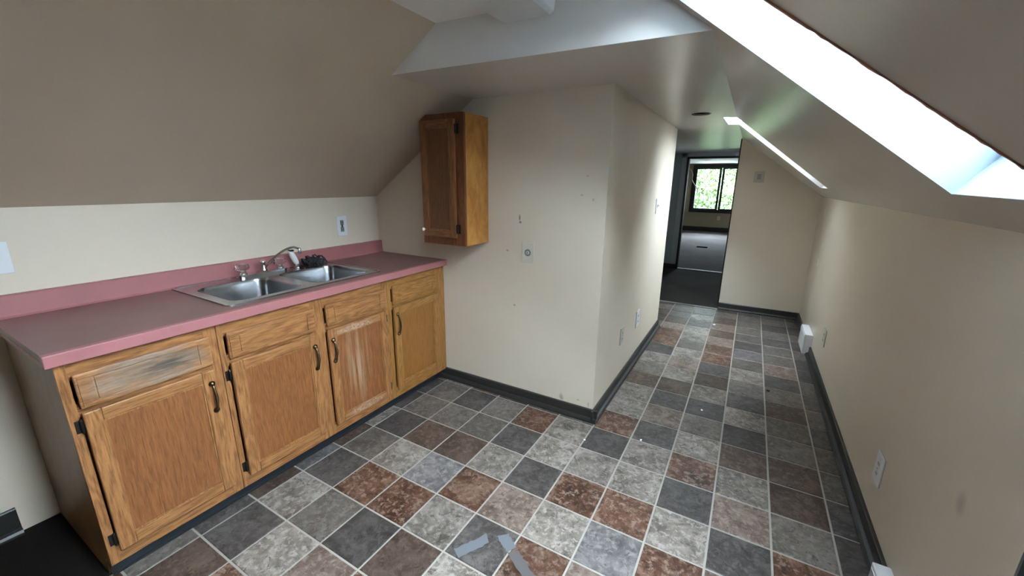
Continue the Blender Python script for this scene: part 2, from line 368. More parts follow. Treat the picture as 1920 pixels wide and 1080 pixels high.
# ------------------------------------------------------------------ key planes (tiles)
XL, XR, YB = -7.90, 5.55, 4.24
ZK, ZC, ZM = 5.79, 8.42, 9.20
XC1, XC2 = -3.97, 2.065
sl = (ZC-ZK)/(XC1-XL); sr = (ZC-ZK)/(XR-XC2)
XM1, XM2 = XL+(ZM-ZK)/sl, XR-(ZM-ZK)/sr
YREAR = -18.0; YH = 13.0; YF = 17.62; YD = 27.3; YW = 56.5; ZF = 8.95
sof = lambda x: 1.55 + 0.055*(x+1.0)

# ------------------------------------------------------------------ floor
floor = struct(MB().slab([(-8.2,YREAR),(5.9,YREAR),(5.9,17.9),(-5.5,17.9),(-5.5,-2),(-8.2,-2)], [], lambda u,v,w: (u,v,w), -0.30, -0.012), 'floor', M_grout)
struct(MB().slab([(-8.2,YREAR),(5.9,YREAR),(5.9,-8.0),(-5.40,-8.0),(-5.40,4.3),(-8.2,4.3)], [], lambda u,v,w: (u,v,w), -0.25, 0.006), 'floor_carpet_left', MC3)  # behind the camera the black carpet is added to cut bounced light
struct(MB().box(-5.5,2.6,17.44,YD+0.2,-0.30,0.02), 'floor_carpet_hall', MC)
struct(MB().box(-10,8,YD+0.2,YW+0.3,-0.30,0.02), 'floor_carpet_room', MC2)
TILES = {
 3:{-6:'D',-5:'G',-4:'D',-3:'G',-2:'R',-1:'L',0:'D',1:'L',2:'R',3:'L',4:'B',5:'D'},
 2:{-6:'D',-5:'G',-4:'G',-3:'G',-2:'D',-1:'L',0:'L',1:'L',2:'D',3:'P',4:'G',5:'D'},
 1:{-6:'L',-5:'D',-4:'B',-3:'B',-2:'L',-1:'D',0:'R',1:'R',2:'L',3:'D',4:'R',5:'G'},
 0:{-6:'B',-5:'G',-4:'L',-3:'S',-2:'R',-1:'P',0:'L',1:'S',2:'R',3:'P',4:'G',5:'D'},
 -1:{-6:'S',-5:'D',-4:'R',-3:'R',-2:'L',-1:'D',0:'R',1:'P',2:'G',3:'D',4:'L',5:'G'},
 -2:{-6:'B',-5:'L',-4:'G',-3:'D',-2:'B',-1:'L',0:'D',1:'R',2:'L',3:'G',4:'S',5:'D'},
 -3:{-6:'D',-5:'D',-4:'L',-3:'P',-2:'R',-1:'G',0:'L',1:'D'},
 -4:{-6:'G',-5:'B',-4:'R',-3:'D'},
 4:{0:'R',1:'D',2:'L',3:'B',4:'B',5:'G'}, 5:{0:'L',1:'P',2:'G',3:'D',4:'G',5:'G'}, 6:{0:'L',1:'D',2:'D',3:'L',4:'G',5:'D'},
 7:{0:'B',1:'B',2:'L',3:'D',4:'B',5:'G'}, 8:{0:'G',1:'L',2:'B',3:'G',4:'G',5:'D'}, 9:{0:'L',1:'P',2:'D',3:'L',4:'D',5:'G'},
 10:{0:'D',1:'L',2:'R',3:'G',4:'P',5:'D'}, 11:{0:'R',1:'G',2:'R',3:'S',4:'G',5:'D'}, 12:{0:'R',1:'L',2:'P',3:'D',4:'G',5:'G'},
 13:{0:'P',1:'L',2:'B',3:'G',4:'D',5:'D'}, 14:{-1:'B',0:'B',1:'D',2:'P',3:'G',4:'G',5:'G'}, 15:{-1:'B',0:'G',1:'L',2:'B',3:'G',4:'D',5:'D'},
 16:{-1:'P',0:'B',1:'D',2:'G',3:'G',4:'G',5:'G'}, 17:{0:'B',1:'G',2:'D',3:'G',4:'G',5:'D'} }
G = 0.018
tile_mesh = {}
def tile_geo(w, d):
    b = MB(); e = 0.010
    bot = [(-w/2,-d/2),(w/2,-d/2),(w/2,d/2),(-w/2,d/2)]
    lo = [b.bm.verts.new((x,y,-0.03)) for x,y in bot]; mi = [b.bm.verts.new((x,y,-0.006)) for x,y in bot]
    hi = [b.bm.verts.new((x-math.copysign(e,x), y-math.copysign(e,y), 0.0)) for x,y in bot]
    for a, c in ((lo,mi),(mi,hi)):
        for i in range(4): b.bm.faces.new((a[i],a[(i+1)%4],c[(i+1)%4],c[i]))
    b.bm.faces.new(hi); return b
def place_tile(x0, x1, y0, y1, cls):
    full = abs(x1-x0-1) < 1e-6 and abs(y1-y0-1) < 1e-6
    w, d = x1-x0-2*G, y1-y0-2*G
    if w < 0.05 or d < 0.05: return
    if full and cls in tile_mesh: me = tile_mesh[cls]
    else:
        b = tile_geo(w, d)
        for v in b.bm.verts: v.co *= S
        me = bpy.data.meshes.new('tile'); b.bm.to_mesh(me); b.bm.free(); me.materials.append(MT[cls])
        if full: tile_mesh[cls] = me
    o = bpy.data.objects.new('tile', me); COL.objects.link(o); o.parent = floor
    o.location = Vector(((x0+x1)/2, (y0+y1)/2, 0.0))*S
for j in range(-8, 18):
    for i in range(-6, 6):
        x0, x1, y0, y1 = max(i,-5.37), min(i+1,5.47), float(j), min(j+1, 17.42)
        if j > 4 and j < 12 and i < 0: continue
        if i < 0 and 4 <= j <= 12:
            if j == 4 and i < 0: y1 = 4.16
            elif j == 12: continue
            else: continue
        if j >= 13 and i < -4: continue
        if j >= 13 and i < -2 : continue
        cls = TILES.get(j, {}).get(i) or random.choice('LLGGDDRBPS')
        place_tile(x0, x1, y0, y1, cls)

# ------------------------------------------------------------------ walls
T = 0.45
struct(MB().box(XL-T,XL,YREAR-T,YB+T,-0.3,ZK+0.25), 'wall_left', MP['wall'])
gable = [(XL-0.1,-0.3),(XC2,-0.3),(XC2,ZC+0.4),(XC1,ZC+0.4),(XL-0.1,ZK+0.35)]
# block between kitchen and the rooms behind: back wall and hall wall meet in one corner
struct(MB().slab([(XL-T,-0.3),(-0.12,-0.3),(-0.12,ZC+0.02),(XC1,ZC+0.02),(XL-T,ZK+0.02-T*sl)], [], lambda u,v,w: (u,w,v), YB, YB+0.5), 'wall_back', MP['back'])
struct(MB().box(-0.62,-0.12,YB+0.5,YH,-0.3,ZC+0.02), 'wall_hall', MP['hall'])
# knee wall on the right ends at a grey door
struct(MB().box(XR,XR+T,-0.22,YF+T,-0.3,ZK+0.4).box(XR,XR+T,YREAR,-2.75,-0.3,ZK+0.4).box(XR,XR+T,-2.76,-0.21,4.9,ZK+0.4), 'wall_right', MP['right'])
d1 = struct(MB().box(XR+0.10,XR+0.2,-2.72,-0.24,0.02,4.88).box(XR-0.0,XR+0.12,-0.26,-0.225,0.0,4.9), 'door_1', MM['greydoor'])
MB().box(XR+0.06,XR+0.10,-2.4,-0.6,0.6,2.2,0.02).box(XR+0.06,XR+0.10,-2.4,-0.6,2.6,4.5,0.02).build('door_panel', MM['greydoor'], d1)
MB().lathe((XR+0.10,-0.55,2.4),[(0.05,0),(0.04,0.12),(0.11,0.16),(0.13,0.24),(0.08,0.3)],(-1,0,0)).build('knob', MM['brass'], d1, smooth=True)
# stub wall at the end of the hall, under the right slope
struct(MB().slab([(2.07,-0.3),(XR+T,-0.3),(XR+T,ZK+0.1),(XR,ZK+0.02),(2.07,ZC+0.04)], [], lambda u,v,w: (u,w,v), YF, YF+0.5), 'wall_far', MP['wall'])
struct(MB().box(2.0,2.07,YF+0.45,YF+0.62,0.0,ZC), 'trim_1', MM['frame'])
struct(MB().box(2.07,2.4,YF+0.5,YD,-0.3,ZC), 'wall_landing_right', MP['bluegrey'])
struct(MB().slab([(YH-0.4,-0.3),(YD,-0.3),(YD,ZC),(YH-0.4,ZC)], [[(20.0,4.2),(24.0,4.2),(24.0,7.2),(20.0,7.2)]], lambda u,v,w: (w,u,v), -5.6,-5.3), 'wall_landing_left', MP['wall'])
struct(MB().box(-5.3,-0.62,YH-0.4,YH,-0.3,ZC), 'wall_landing_near', MP['wall'])
w5 = struct(MB().slab([(19.8,4.0),(24.2,4.0),(24.2,7.4),(19.8,7.4)], [[(20.2,4.4),(23.8,4.4),(23.8,7.0),(20.2,7.0)]], lambda u,v,w: (w,u,v), -5.55,-5.25), 'added_landing_window', MM['plate'])  # window added out of view to brighten the landing
MB().box(-5.5,-5.48,20.2,23.8,4.4,7.0).build('pane', MM['dim_landing'], w5); MB().box(-5.52,-5.40,21.9,22.1,4.4,7.0).build('mullion', MM['plate'], w5)
portal((-5.65,22.0,5.7),(0,1,0),(0,0,1),3.7,2.7)
# wall with the doorway to the far room
DX0, DX1, DZ = -1.52, 1.75, 8.12
struct(MB().slab([(-5.4,-0.3),(DX0,-0.3),(DX0,DZ),(DX1,DZ),(DX1,-0.3),(2.4,-0.3),(2.4,ZC+0.6),(-5.4,ZC+0.6)], [], lambda u,v,w: (u,w,v), YD, YD+0.4), 'wall_landing_far', MP['bluegrey'])
d2 = struct(MB().box(DX0-0.42,DX0-0.04,YD-0.08,YD,0.0,DZ+0.36,0.02).box(DX0-0.42,DX1+0.3,YD-0.08,YD,DZ+0.02,DZ+0.38,0.02), 'door_2', MP['trimgrey'])
MB().box(DX0-0.03,DX0+0.10,YD-0.12,YD+0.42,0.0,DZ).box(DX0-0.03,DX1,YD-0.12,YD+0.42,DZ-0.08,DZ+0.05).build('door_jamb', MM['frame'], d2)
MB().box(DX0,DX1,YD-0.05,YD+0.28,0.0,0.06,0.015).build('threshold', MM['strip'], d2)
struct(MB().box(DX0-3.8,DX0-0.03,YD-0.16,YD-0.08,0.0,0.36), 'baseboard_landing', MM['blackbb'])
# carpet edge strip
struct(MB().box(-5.3,2.05,17.40,17.50,-0.02,0.035,0.012), 'trim_2', MM['strip'])
# rear gable behind the camera
struct(MB().slab([(XL-T,-0.3),(XR+T,-0.3),(XR+T,ZK-T*sr),(XM2,ZM+0.1),(XM1,ZM+0.1),(XL-T,ZK-T*sl)], [], lambda u,v,w: (u,w,v), YREAR-T, YREAR), 'wall_rear', MP['wall'])

# ------------------------------------------------------------------ slopes and ceilings
nl = Vector((-(ZC-ZK), 0, XC1-XL)).normalized(); nr = Vector((ZC-ZK, 0, XR-XC2)).normalized()
def fl(u, v, w): return Vector((u, v, ZK+(u-XL)*sl)) + nl*w
def fr(u, v, w): return Vector((u, v, ZK+(XR-u)*sr)) + nr*w
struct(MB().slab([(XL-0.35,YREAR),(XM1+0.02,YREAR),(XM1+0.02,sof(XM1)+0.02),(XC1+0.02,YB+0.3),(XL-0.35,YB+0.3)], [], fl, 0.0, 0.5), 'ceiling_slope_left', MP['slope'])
SH = 0.80      # depth of the skylight shafts
H1 = [(5.016,1.909),(1.35,1.36),(1.35,-0.62),(5.06,-0.40)]
H0 = [(4.9,-2.60),(1.30,-2.60),(1.30,-4.10),(4.9,-4.10)]
N2 = [(XC2,12.55),(5.005,13.95),(5.02,12.25),(XC2,10.62)]
outer = [(XR+0.35,YREAR),(XR+0.35,YF+0.3),(XC2,YF+0.3),N2[0],N2[1],N2[2],N2[3],(XC2,1.72),(XM2-0.0,1.66),(XM2,YREAR)]
struct(MB().slab(outer, [H1, H0], fr, 0.0, SH), 'ceiling_slope_right', MP['rslope'])
NC = [(XC2,12.55),(1.72,12.42),(1.66,10.45),(XC2,10.62)]
struct(MB().slab([(XC1-0.0,sof(XC1)),(XC2,sof(XC2)),(XC2,10.62),(1.66,10.45),(1.72,12.42),(XC2,12.55),(XC2,YD+0.1),(-5.5,YD+0.1),(-5.5,YH-0.2),(-0.3,YH-0.2),(-0.3,YB+0.3),(XC1,YB+0.3)],
      [[(1.11+0.26*math.cos(a*math.pi/10), 9.40+0.26*math.sin(a*math.pi/10)) for a in range(20)]], lambda u,v,w: (u,v,ZC+w), 0.0, 0.75), 'ceiling_hall', MP['ceil'])
struct(MB().slab([(XC1,ZC+0.001),(XC2,ZC+0.001),(XM2,ZM+0.02),(XM1,ZM+0.02)], [], lambda u,v,w: (u, sof(u)+w-0.01, v), 0.0, 0.12), 'wall_soffit', MP['white'])
struct(MB().box(XM1,XM2,YREAR,1.9,ZM,ZM+0.5), 'ceiling_main', MP['white'])
# recessed can in the hall ceiling, its lamp gone
t = thing('recessed_light', (1.11,9.40,ZC), 'empty dark round recessed light hole in the hall ceiling', 'light')
MB().lathe((1.11,9.40,ZC+0.02),[(0.255,0),(0.255,0.7),(0.05,0.71)],cap=False).build('housing', MM['slot'], t, smooth=True)
MB().lathe((1.11,9.40,ZC-0.015),[(0.25,0.02),(0.275,0.0),(0.285,0.012),(0.26,0.02)],n=28,cap=False).build('trim_ring', MM['hinge'], t)

def skylight(name, quads, fn, panes):
    """reveal boards lining the shaft, then frame and pane on top"""
    w = struct(MB().slab([quads[0][i] for i in range(4)], [[(a+(c-a)*0.03, b+(d-b)*0.03) for (a,b),(c,d) in zip(quads[0], quads[0][2:]+quads[0][:2])]], fn, SH-0.10, SH+0.06), name, MM['aluminium'])
    for (a, b, f2) in panes:
        m = MB(); th = 0.012
        d = Vector((b[0]-a[0], b[1]-a[1])).normalized(); nrm = (-d.y*th, d.x*th)
        bot = [f2(a[0],a[1],0.0), f2(b[0],b[1],0.0), f2(b[0]+nrm[0],b[1]+nrm[1],0.0), f2(a[0]+nrm[0],a[1]+nrm[1],0.0)]
        top = [f2(a[0],a[1],SH), f2(b[0],b[1],SH), f2(b[0]+nrm[0],b[1]+nrm[1],SH), f2(a[0]+nrm[0],a[1]+nrm[1],SH)]
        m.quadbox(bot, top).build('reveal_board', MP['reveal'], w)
    return w
w1 = skylight('window_1', [H1], fr, [(H1[0],H1[1],fr),(H1[1],H1[2],fr),(H1[2],H1[3],fr),(H1[3],H1[0],fr)])
MB().slab(H1, [], fr, SH-0.02, SH).build('pane', MM['dim_main'], w1)
# torn drywall paper along the near edge of the big skylight
m = MB(); m2 = MB(); k = 0; rr = random.Random(3)
pts = []
for q in range(61):
    f = q/60; x = 1.35+(4.70-1.35)*f; y = H1[2][1]+(H1[3][1]-H1[2][1])*(x-1.35)/(5.06-1.35)
    pts.append((x, y + rr.uniform(0.018,0.050)*(1 if rr.random()>0.12 else 0.4)))
low = [fr(x, y0-0.03, -0.012) for (x, y), y0 in zip(pts, [H1[2][1]+(H1[3][1]-H1[2][1])*(p[0]-1.35)/(3.71) for p in pts])]
hi_ = [fr(x, y, -0.004) for x, y in pts]
for a in range(60):
    m.quadbox([low[a], low[a+1], hi_[a+1], hi_[a]], [p+nr*0.02 for p in (low[a], low[a+1], hi_[a+1], hi_[a])])
tag(m.build('torn_paper_edge', MP['gypsum'], w1), 'ragged red brown drywall paper edge')
w4 = skylight('added_rear_skylight', [H0], fr, [(H0[0],H0[1],fr),(H0[1],H0[2],fr),(H0[2],H0[3],fr),(H0[3],H0[0],fr)])  # skylight added out of view to fill the kitchen with light
MB().slab(H0, [], fr, SH-0.02, SH).build('pane', MM['glass'], w4)
portal(fr(3.1,-3.35,SH+0.1), (0,1,0), fr(1,0,0)-fr(0,0,0), 1.7, 4.6)
w2 = skylight('window_2', [N2], fr, [(N2[0],N2[1],fr),(N2[1],N2[2],fr),(N2[2],N2[3],fr)])
MB().slab(N2, [], fr, SH-0.02, SH).build('pane', MM['dim_hall'], w2)
fc = lambda u,v,w: Vector((u,v,ZC+w))
for a, b in ((NC[0],NC[1]),(NC[1],NC[2]),(NC[2],NC[3])):
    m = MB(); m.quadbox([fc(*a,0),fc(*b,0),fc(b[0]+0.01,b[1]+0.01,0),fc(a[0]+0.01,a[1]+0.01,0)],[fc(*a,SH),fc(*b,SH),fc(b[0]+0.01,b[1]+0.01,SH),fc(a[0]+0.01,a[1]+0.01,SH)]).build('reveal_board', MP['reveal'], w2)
MB().slab([(XC2+0.6,12.6),(1.6,12.5),(1.6,10.4),(XC2+0.6,10.6)], [], fc, SH-0.02, SH).build('pane', MM['dim_hall'], w2)
portal(fr(3.2,0.55,SH+0.1), (0,1,0), fr(1,0,0)-fr(0,0,0), 2.4, 4.8)
portal(fr(3.5,12.3,SH+0.1), (0,1,0), fr(1,0,0)-fr(0,0,0), 3.6, 4.2)

# ------------------------------------------------------------------ far room
struct(MB().box(-10.4,-10,YD,YW+0.4,-0.3,ZF).box(-10.2,-5.3,YD,YD+0.3,-0.3,ZF), 'wall_room_left', MP['tan'])
struct(MB().box(7.6,8,YD,YW+0.4,-0.3,ZF).box(2.3,8,YD,YD+0.3,-0.3,ZF), 'wall_room_right', MP['tan'])
WX0, WX1, WZ0, WZ1 = -4.35, 2.25, 2.80, 8.55
struct(MB().slab([(-10.2,-0.3),(7.8,-0.3),(7.8,ZF+0.1),(-10.2,ZF+0.1)], [[(WX0,WZ0),(WX1,WZ0),(WX1,WZ1),(WX0,WZ1)]], lambda u,v,w: (u,w,v), YW, YW+0.4), 'wall_room_far', MP['tan'])
struct(MB().box(-10.2,7.8,YD,YW+0.3,ZF,ZF+0.3), 'ceiling_room', MP['popcorn'])
struct(MB().box(-10.0,7.6,YW-0.12,YW,0.0,0.62), 'baseboard_room', MM['blackbb'])
w3 = thing('window_3', ((WX0+WX1)/2,YW,WZ0), None, None); tag(w3, kind='structure')
def ring(m, x0,x1,z0,z1,t,y0,y1):
    m.box(x0,x0+t,y0,y1,z0,z1).box(x1-t,x1,y0,y1,z0,z1).box(x0+t,x1-t,y0,y1,z0,z0+t).box(x0+t,x1-t,y0,y1,z1-t,z1); return m
ring(MB(), WX0-0.25,WX1+0.25,WZ0-0.25,WZ1+0.25,0.42,YW-0.15,YW+0.1).build('window_frame', MM['frame'], w3)
xm = (WX0+WX1)/2
for a, b in ((WX0,xm),(xm,WX1)):
    f = ring(MB(), a+0.05,b-0.05,WZ0+0.05,WZ1-0.05,0.26,YW,YW+0.2).build('sash', MM['frame'], w3)
    MB().box(a+0.25,b-0.25,YW+0.09,YW+0.11,WZ0+0.25,WZ1-0.25).build('pane', MM['glass'], f)
MB().box(WX0,WX1,YW-0.3,YW-0.12,WZ0-0.14,WZ0-0.02).build('window_sill', MM['frame'], w3)
portal(((WX0+WX1)/2,YW+0.5,(WZ0+WZ1)/2), (-1,0,0), (0,0,1), 6.8, 6.0)

# ------------------------------------------------------------------ baseboards with shoe moulding
def base_run(name, x0, y0, x1, y1, nx, ny, h=0.34):
    m = MB(); n = Vector((nx,ny,0)); a = Vector((x0,y0,0)); b = Vector((x1,y1,0))
    prof = [(0,0),(0.15,0),(0.15,0.05),(0.125,0.095),(0.075,0.115),(0.06,0.115),(0.06,h-0.02),(0.045,h),(0,h)]
    lo = [a+n*p[0]+Vector((0,0,p[1])) for p in prof]; hi = [b+n*p[0]+Vector((0,0,p[1])) for p in prof]
    m.quadbox(lo, hi); return struct(m, name, MM['blackbb'])
base_run('baseboard_back', -5.36,YB, 0.03,YB, 0,-1)
base_run('baseboard_hall', -0.12,YB-0.15, -0.12,YH, 1,0)
base_run('baseboard_right', XR,-0.22, XR,YF, -1,0)
base_run('baseboard_far', 2.07,YF, XR,YF, 0,-1)
base_run('baseboard_left', XL,YREAR, XL,-4.60, 1,0, 0.52)

# ------------------------------------------------------------------ base cabinets
XF = -5.15; XD = -5.145; TH = 0.085
def pull(parent, y, z0, z1):
    m = MB(); x = XD+TH; n = 12; pts = []; rad = []
    for k in range(n+1):
        f = k/n; pts.append((x+0.02+0.075*math.sin(math.pi*f)**0.8, y, z0+(z1-z0)*f)); rad.append(0.015+0.018*math.sin(math.pi*f)**2 + (0.012 if k in (1,n-1) else 0))
    m.tube(pts, rad, 8)
    for z in (z0, z1): m.lathe((x,y,z),[(0.055,0),(0.055,0.012),(0.035,0.03),(0.02,0.05)],(1,0,0),12)
    m.build('handle', MM['brass'], parent, smooth=True)
def hinge(parent, y, z, side, x=XF):
    m = MB(); m.box(x,x+0.012,y+(-0.07 if side<0 else 0.0),y+(0.0 if side<0 else 0.07),z-0.10,z+0.10,0.005)
    m.lathe((x+0.03,y,z-0.12),[(0.010,0),(0.024,0.03),(0.026,0.21),(0.010,0.24)],(0,0,1),10).build('hinge', MM['hinge'], parent)
def ring_yz(x0,x1,y0,y1,z0,z1,t):
    return MB().slab([(y0,z0),(y1,z0),(y1,z1),(y0,z1)], [[(y0+t,z0+t),(y1-t,z0+t),(y1-t,z1-t),(y0+t,z1-t)]], lambda u,v,w: (w,u,v), x0, x1)
def framed(name, parent, y0, y1, z0, z1, mv, mh, mp, rail=0.20, tilt=0.0):
    """overlay door: stiles and rails with eased edges around a recessed flat panel"""
    x0, x1 = XD, XD+TH
    d = MB().box(x0+0.01,x1-0.035,y0+rail-0.01,y1-rail+0.01,z0+rail-0.01,z1-rail+0.01).build(name, mp, parent)
    for a_, b_ in ((y0,y0+rail),(y1-rail,y1)): MB().box(x0,x1,a_,b_,z0,z1,0.018).build('stile', mv, d)
    MB().box(x0,x1,y0+rail,y1-rail,z0,z0+rail,0.016).build('rail', mh, d); MB().box(x0,x1,y0+rail,y1-rail,z1-rail,z1,0.016).build('rail', mh, d)
    # routed bead on the inside of the frame
    r2_ = rail; w = 0.022; xx = x1-0.032
    ring_yz(xx,xx+0.014,y0+r2_,y1-r2_,z0+r2_,z1-r2_,w).build('bead', mv, d)
    return d
def drawer(parent, y0, y1, z0, z1, mh, name='drawer', tilt=0.0):
    x0, x1 = XD, XD+TH
    m = MB(); m.box(x0,x1-0.015,y0,y1,z0,z1,0.016)
    e = 0.055
    m.box(x1-0.02,x1,y0+0.03,y1-0.03,z1-e-0.025,z1-0.03,0.004).box(x1-0.02,x1,y0+0.03,y1-0.03,z0+0.03,z0+e+0.025,0.004)
    m.box(x1-0.02,x1,y0+0.03,y0+0.19,z0+e+0.025,z1-e-0.025,0.004).box(x1-0.02,x1,y1-0.19,y1-0.03,z0+e+0.025,z1-e-0.025,0.004)
    m.box(x1-0.02,x1+0.002,y0+0.205,y1-0.205,z0+e+0.04,z1-e-0.04,0.006)
    if tilt:
        for v in m.bm.verts: v.co.x += tilt*(y1-v.co.y)/(y1-y0)
    return m.build(name, mh, parent)
def base_cab(y0, y1, bays, label, end=False):
    t = thing('base_cabinet', (XF-1.2,(y0+y1)/2,0), label, 'cabinet', 'oak base cabinets under the counter')
    g = 0.004
    sp_ = [(XL+0.02,0.0),(-5.425,0.0),(-5.425,0.31),(XF-0.08,0.31),(XF-0.08,3.78),(XL+0.02,3.78)]
    MB().slab(sp_, [], lambda u,v,w: (u,w,v), y0+g, y0+0.08).build('side_panel', MO['end'], t)
    MB().slab(sp_, [], lambda u,v,w: (u,w,v), y1-0.08, y1-g).build('side_panel', MO['end'], t)
    MB().box(XL+0.02,XF-0.08,y0+0.08,y1-0.08,0.36,0.44).box(XL+0.02,XL+0.08,y0+0.08,y1-0.08,0.44,3.78).build('carcass', MO['end'], t)
    ff = MB(); xs = (XF-0.08, XF)
    ff.box(*xs,y0+g,bays[0][0]-0.018,0.31,3.79,0.006)
    for (a0,a1),(b0,b1) in zip(bays, bays[1:]): ff.box(*xs,a1-0.05,b0-0.018,0.31,3.79,0.006)
    ff.box(*xs,bays[-1][1]-0.05,y1-g,0.31,3.79,0.006)
    f = ff.build('face_frame', MO['v'], t)
    for a, b in bays:
        for z0, z1 in ((0.31,0.62),(2.92,3.14),(3.50,3.79)): MB().box(XF-0.08,XF-0.004,a-0.018,b-0.05,z0,z1).build('frame_rail', MO['h'], t)
    MB().box(-5.42,-5.36,y0+(0.0 if not end else 0.03),y1,0.0,0.31).build('toe_kick', MM['toe'], t)
    MB().box(-5.36,-5.31,y0+(0.0 if not end else 0.02),y1,0.0,0.035,0.012).build('toe_lip', MM['black'], t)
    return t
c1 = base_cab(-4.12, -2.12, [(-3.98,-2.27)], 'leftmost oak base cabinet with a grey water-worn drawer front and brown end panel', True)
drawer(c1, -3.98,-2.27,3.07,3.60, MO['worn'], tilt=0.05)
d = framed('door', c1, -3.98,-2.28,0.54,2.99, MO['v'],MO['h'],MO['panel']); pull(d,-2.36,2.22,2.74); hinge(d,-4.0,2.78,-1); hinge(d,-4.0,0.76,-1)
c2 = base_cab(-2.12, 1.90, [(-2.0,-0.24),(0.03,1.76)], 'wide oak sink base cabinet with two doors and two false drawer fronts')
drawer(c2, -1.99,-0.24,3.06,3.57, MO['h'], 'drawer_front'); drawer(c2, 0.04,1.77,3.06,3.57, MO['h'], 'drawer_front')
d = framed('door', c2, -2.0,-0.24,0.54,2.99, MO['v'],MO['h'],MO['panel']); pull(d,-0.33,2.20,2.72); hinge(d,-2.02,2.74,-1); hinge(d,-2.02,0.76,-1)
d = framed('door', c2, 0.03,1.76,0.54,2.99, MO['pale_v'],MO['pale_h'],MO['pale_p']); tag(d, 'cabinet door with pale bleached streaks'); pull(d,0.13,2.20,2.72); hinge(d,1.78,2.74,1); hinge(d,1.78,0.76,1)
c3 = base_cab(1.90, 4.235, [(2.04,3.80)], 'rightmost golden oak base cabinet against the back wall')
drawer(c3, 2.05,3.78,3.06,3.58, MO['gold_h'])
d = framed('door', c3, 2.04,3.83,0.54,2.99, MO['gold_v'],MO['gold_h'],MO['gold_p']); pull(d,2.15,2.22,2.78); hinge(d,3.85,2.72,1); hinge(d,3.85,0.76,1)
for o in c3.children:
    if o.name.startswith('face_frame'): o.data.materials[0] = MO['gold_v']
    if o.name.startswith('frame_rail'): o.data.materials[0] = MO['gold_h']

# ------------------------------------------------------------------ counter and sink
ZT = 3.967; XCF = -5.02
ct = thing('countertop', (-6.4,0,ZT), 'dusty rose laminate countertop with backsplash over the oak cabinets', 'countertop')
hole = rrect(-7.62,-5.44,-1.68,1.90,0.15)
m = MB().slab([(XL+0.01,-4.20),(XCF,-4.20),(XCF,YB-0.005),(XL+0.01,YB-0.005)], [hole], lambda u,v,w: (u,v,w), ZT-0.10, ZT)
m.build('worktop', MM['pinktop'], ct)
MB().box(XCF-0.12,XCF+0.006,-4.205,YB-0.005,ZT-0.18,ZT+0.002,0.012).box(XL+0.01,XCF-0.1,-4.205,-4.17,ZT-0.18,ZT-0.1).build('front_edge', MM['pink'], ct)
prof = [(XL+0.004,ZT),(XL+0.16,ZT),(XL+0.13,ZT+0.03),(XL+0.115,ZT+0.37),(XL+0.10,ZT+0.385),(XL+0.004,ZT+0.385)]
MB().quadbox([(x,-4.20,z) for x,z in prof],[(x,YB-0.005,z) for x,z in prof]).build('backsplash', MM['pink'], ct)

sk = thing('kitchen_sink', (-6.55,0.1,ZT), 'double bowl stainless steel sink set in the rose countertop', 'sink')
SX0,SX1,SY0,SY1 = -7.72,-5.36,-1.76,1.97
bowls = [(-7.22,-5.54,-1.56,-0.06),(-7.22,-5.54,0.20,1.78)]
fz = lambda u,v,w: (u,v,ZT+w)
MB().slab(rrect(SX0,SX1,SY0,SY1,0.10,6), [rrect(*b,0.26,8) for b in bowls], fz, 0.004, 0.022).build('rim', MM['steel'], sk)
MB().slab(rrect(SX0-0.006,SX1+0.006,SY0-0.006,SY1+0.006,0.10,6), [rrect(SX0+0.05,SX1-0.05,SY0+0.05,SY1-0.05,0.06,6)], fz, 0.0, 0.030).build('rolled_edge', MM['steel'], sk)
for (x0,x1,y0,y1) in bowls:
    m = MB(); rings = []
    steps = [(0.0,0.022,0.26),(0.012,0.0,0.25),(0.022,-0.04,0.25),(0.05,-0.55,0.24),(0.07,-0.66,0.24),(0.12,-0.73,0.22),(0.22,-0.76,0.16)]
    for ins, z, r in steps: rings.append([m.bm.verts.new((x,y,ZT+z)) for x,y in rrect(x0+ins,x1-ins,y0+ins,y1-ins,r,8)])
    for a, b in zip(rings, rings[1:]):
        for i in range(len(a)): m.bm.faces.new((a[i],a[(i+1)%len(a)],b[(i+1)%len(a)],b[i]))
    cx, cy = (x0+x1)/2, (y0+y1)/2; n = len(rings[-1])
    cr = []
    for vtx in rings[-1]:
        dx, dy = vtx.co.x-cx, vtx.co.y-cy; l = math.hypot(dx,dy); cr.append(m.bm.verts.new((cx+dx/l*0.19, cy+dy/l*0.19, ZT-0.785)))
    for i in range(n): m.bm.faces.new((rings[-1][i],rings[-1][(i+1)%n],cr[(i+1)%n],cr[i]))
    bw = m.build('basin', MM['steel'], sk, smooth=True)
    MB().lathe((cx,cy,ZT-0.80),[(0.20,0.015),(0.20,0.03),(0.16,0.03),(0.14,0.0),(0.02,0.0)]).build('drain', MM['chrome'], bw, smooth=True)
fa = thing('faucet', (-7.5,0.1,ZT+0.02), 'old chrome faucet with clear knobs on the sink deck', 'faucet')
MB().slab(rrect(-7.62,-7.38,-0.52,0.68,0.11,6), [], lambda u,v,w:(u,v,w), ZT+0.022, ZT+0.10).build('deck_plate', MM['chrome'], fa)
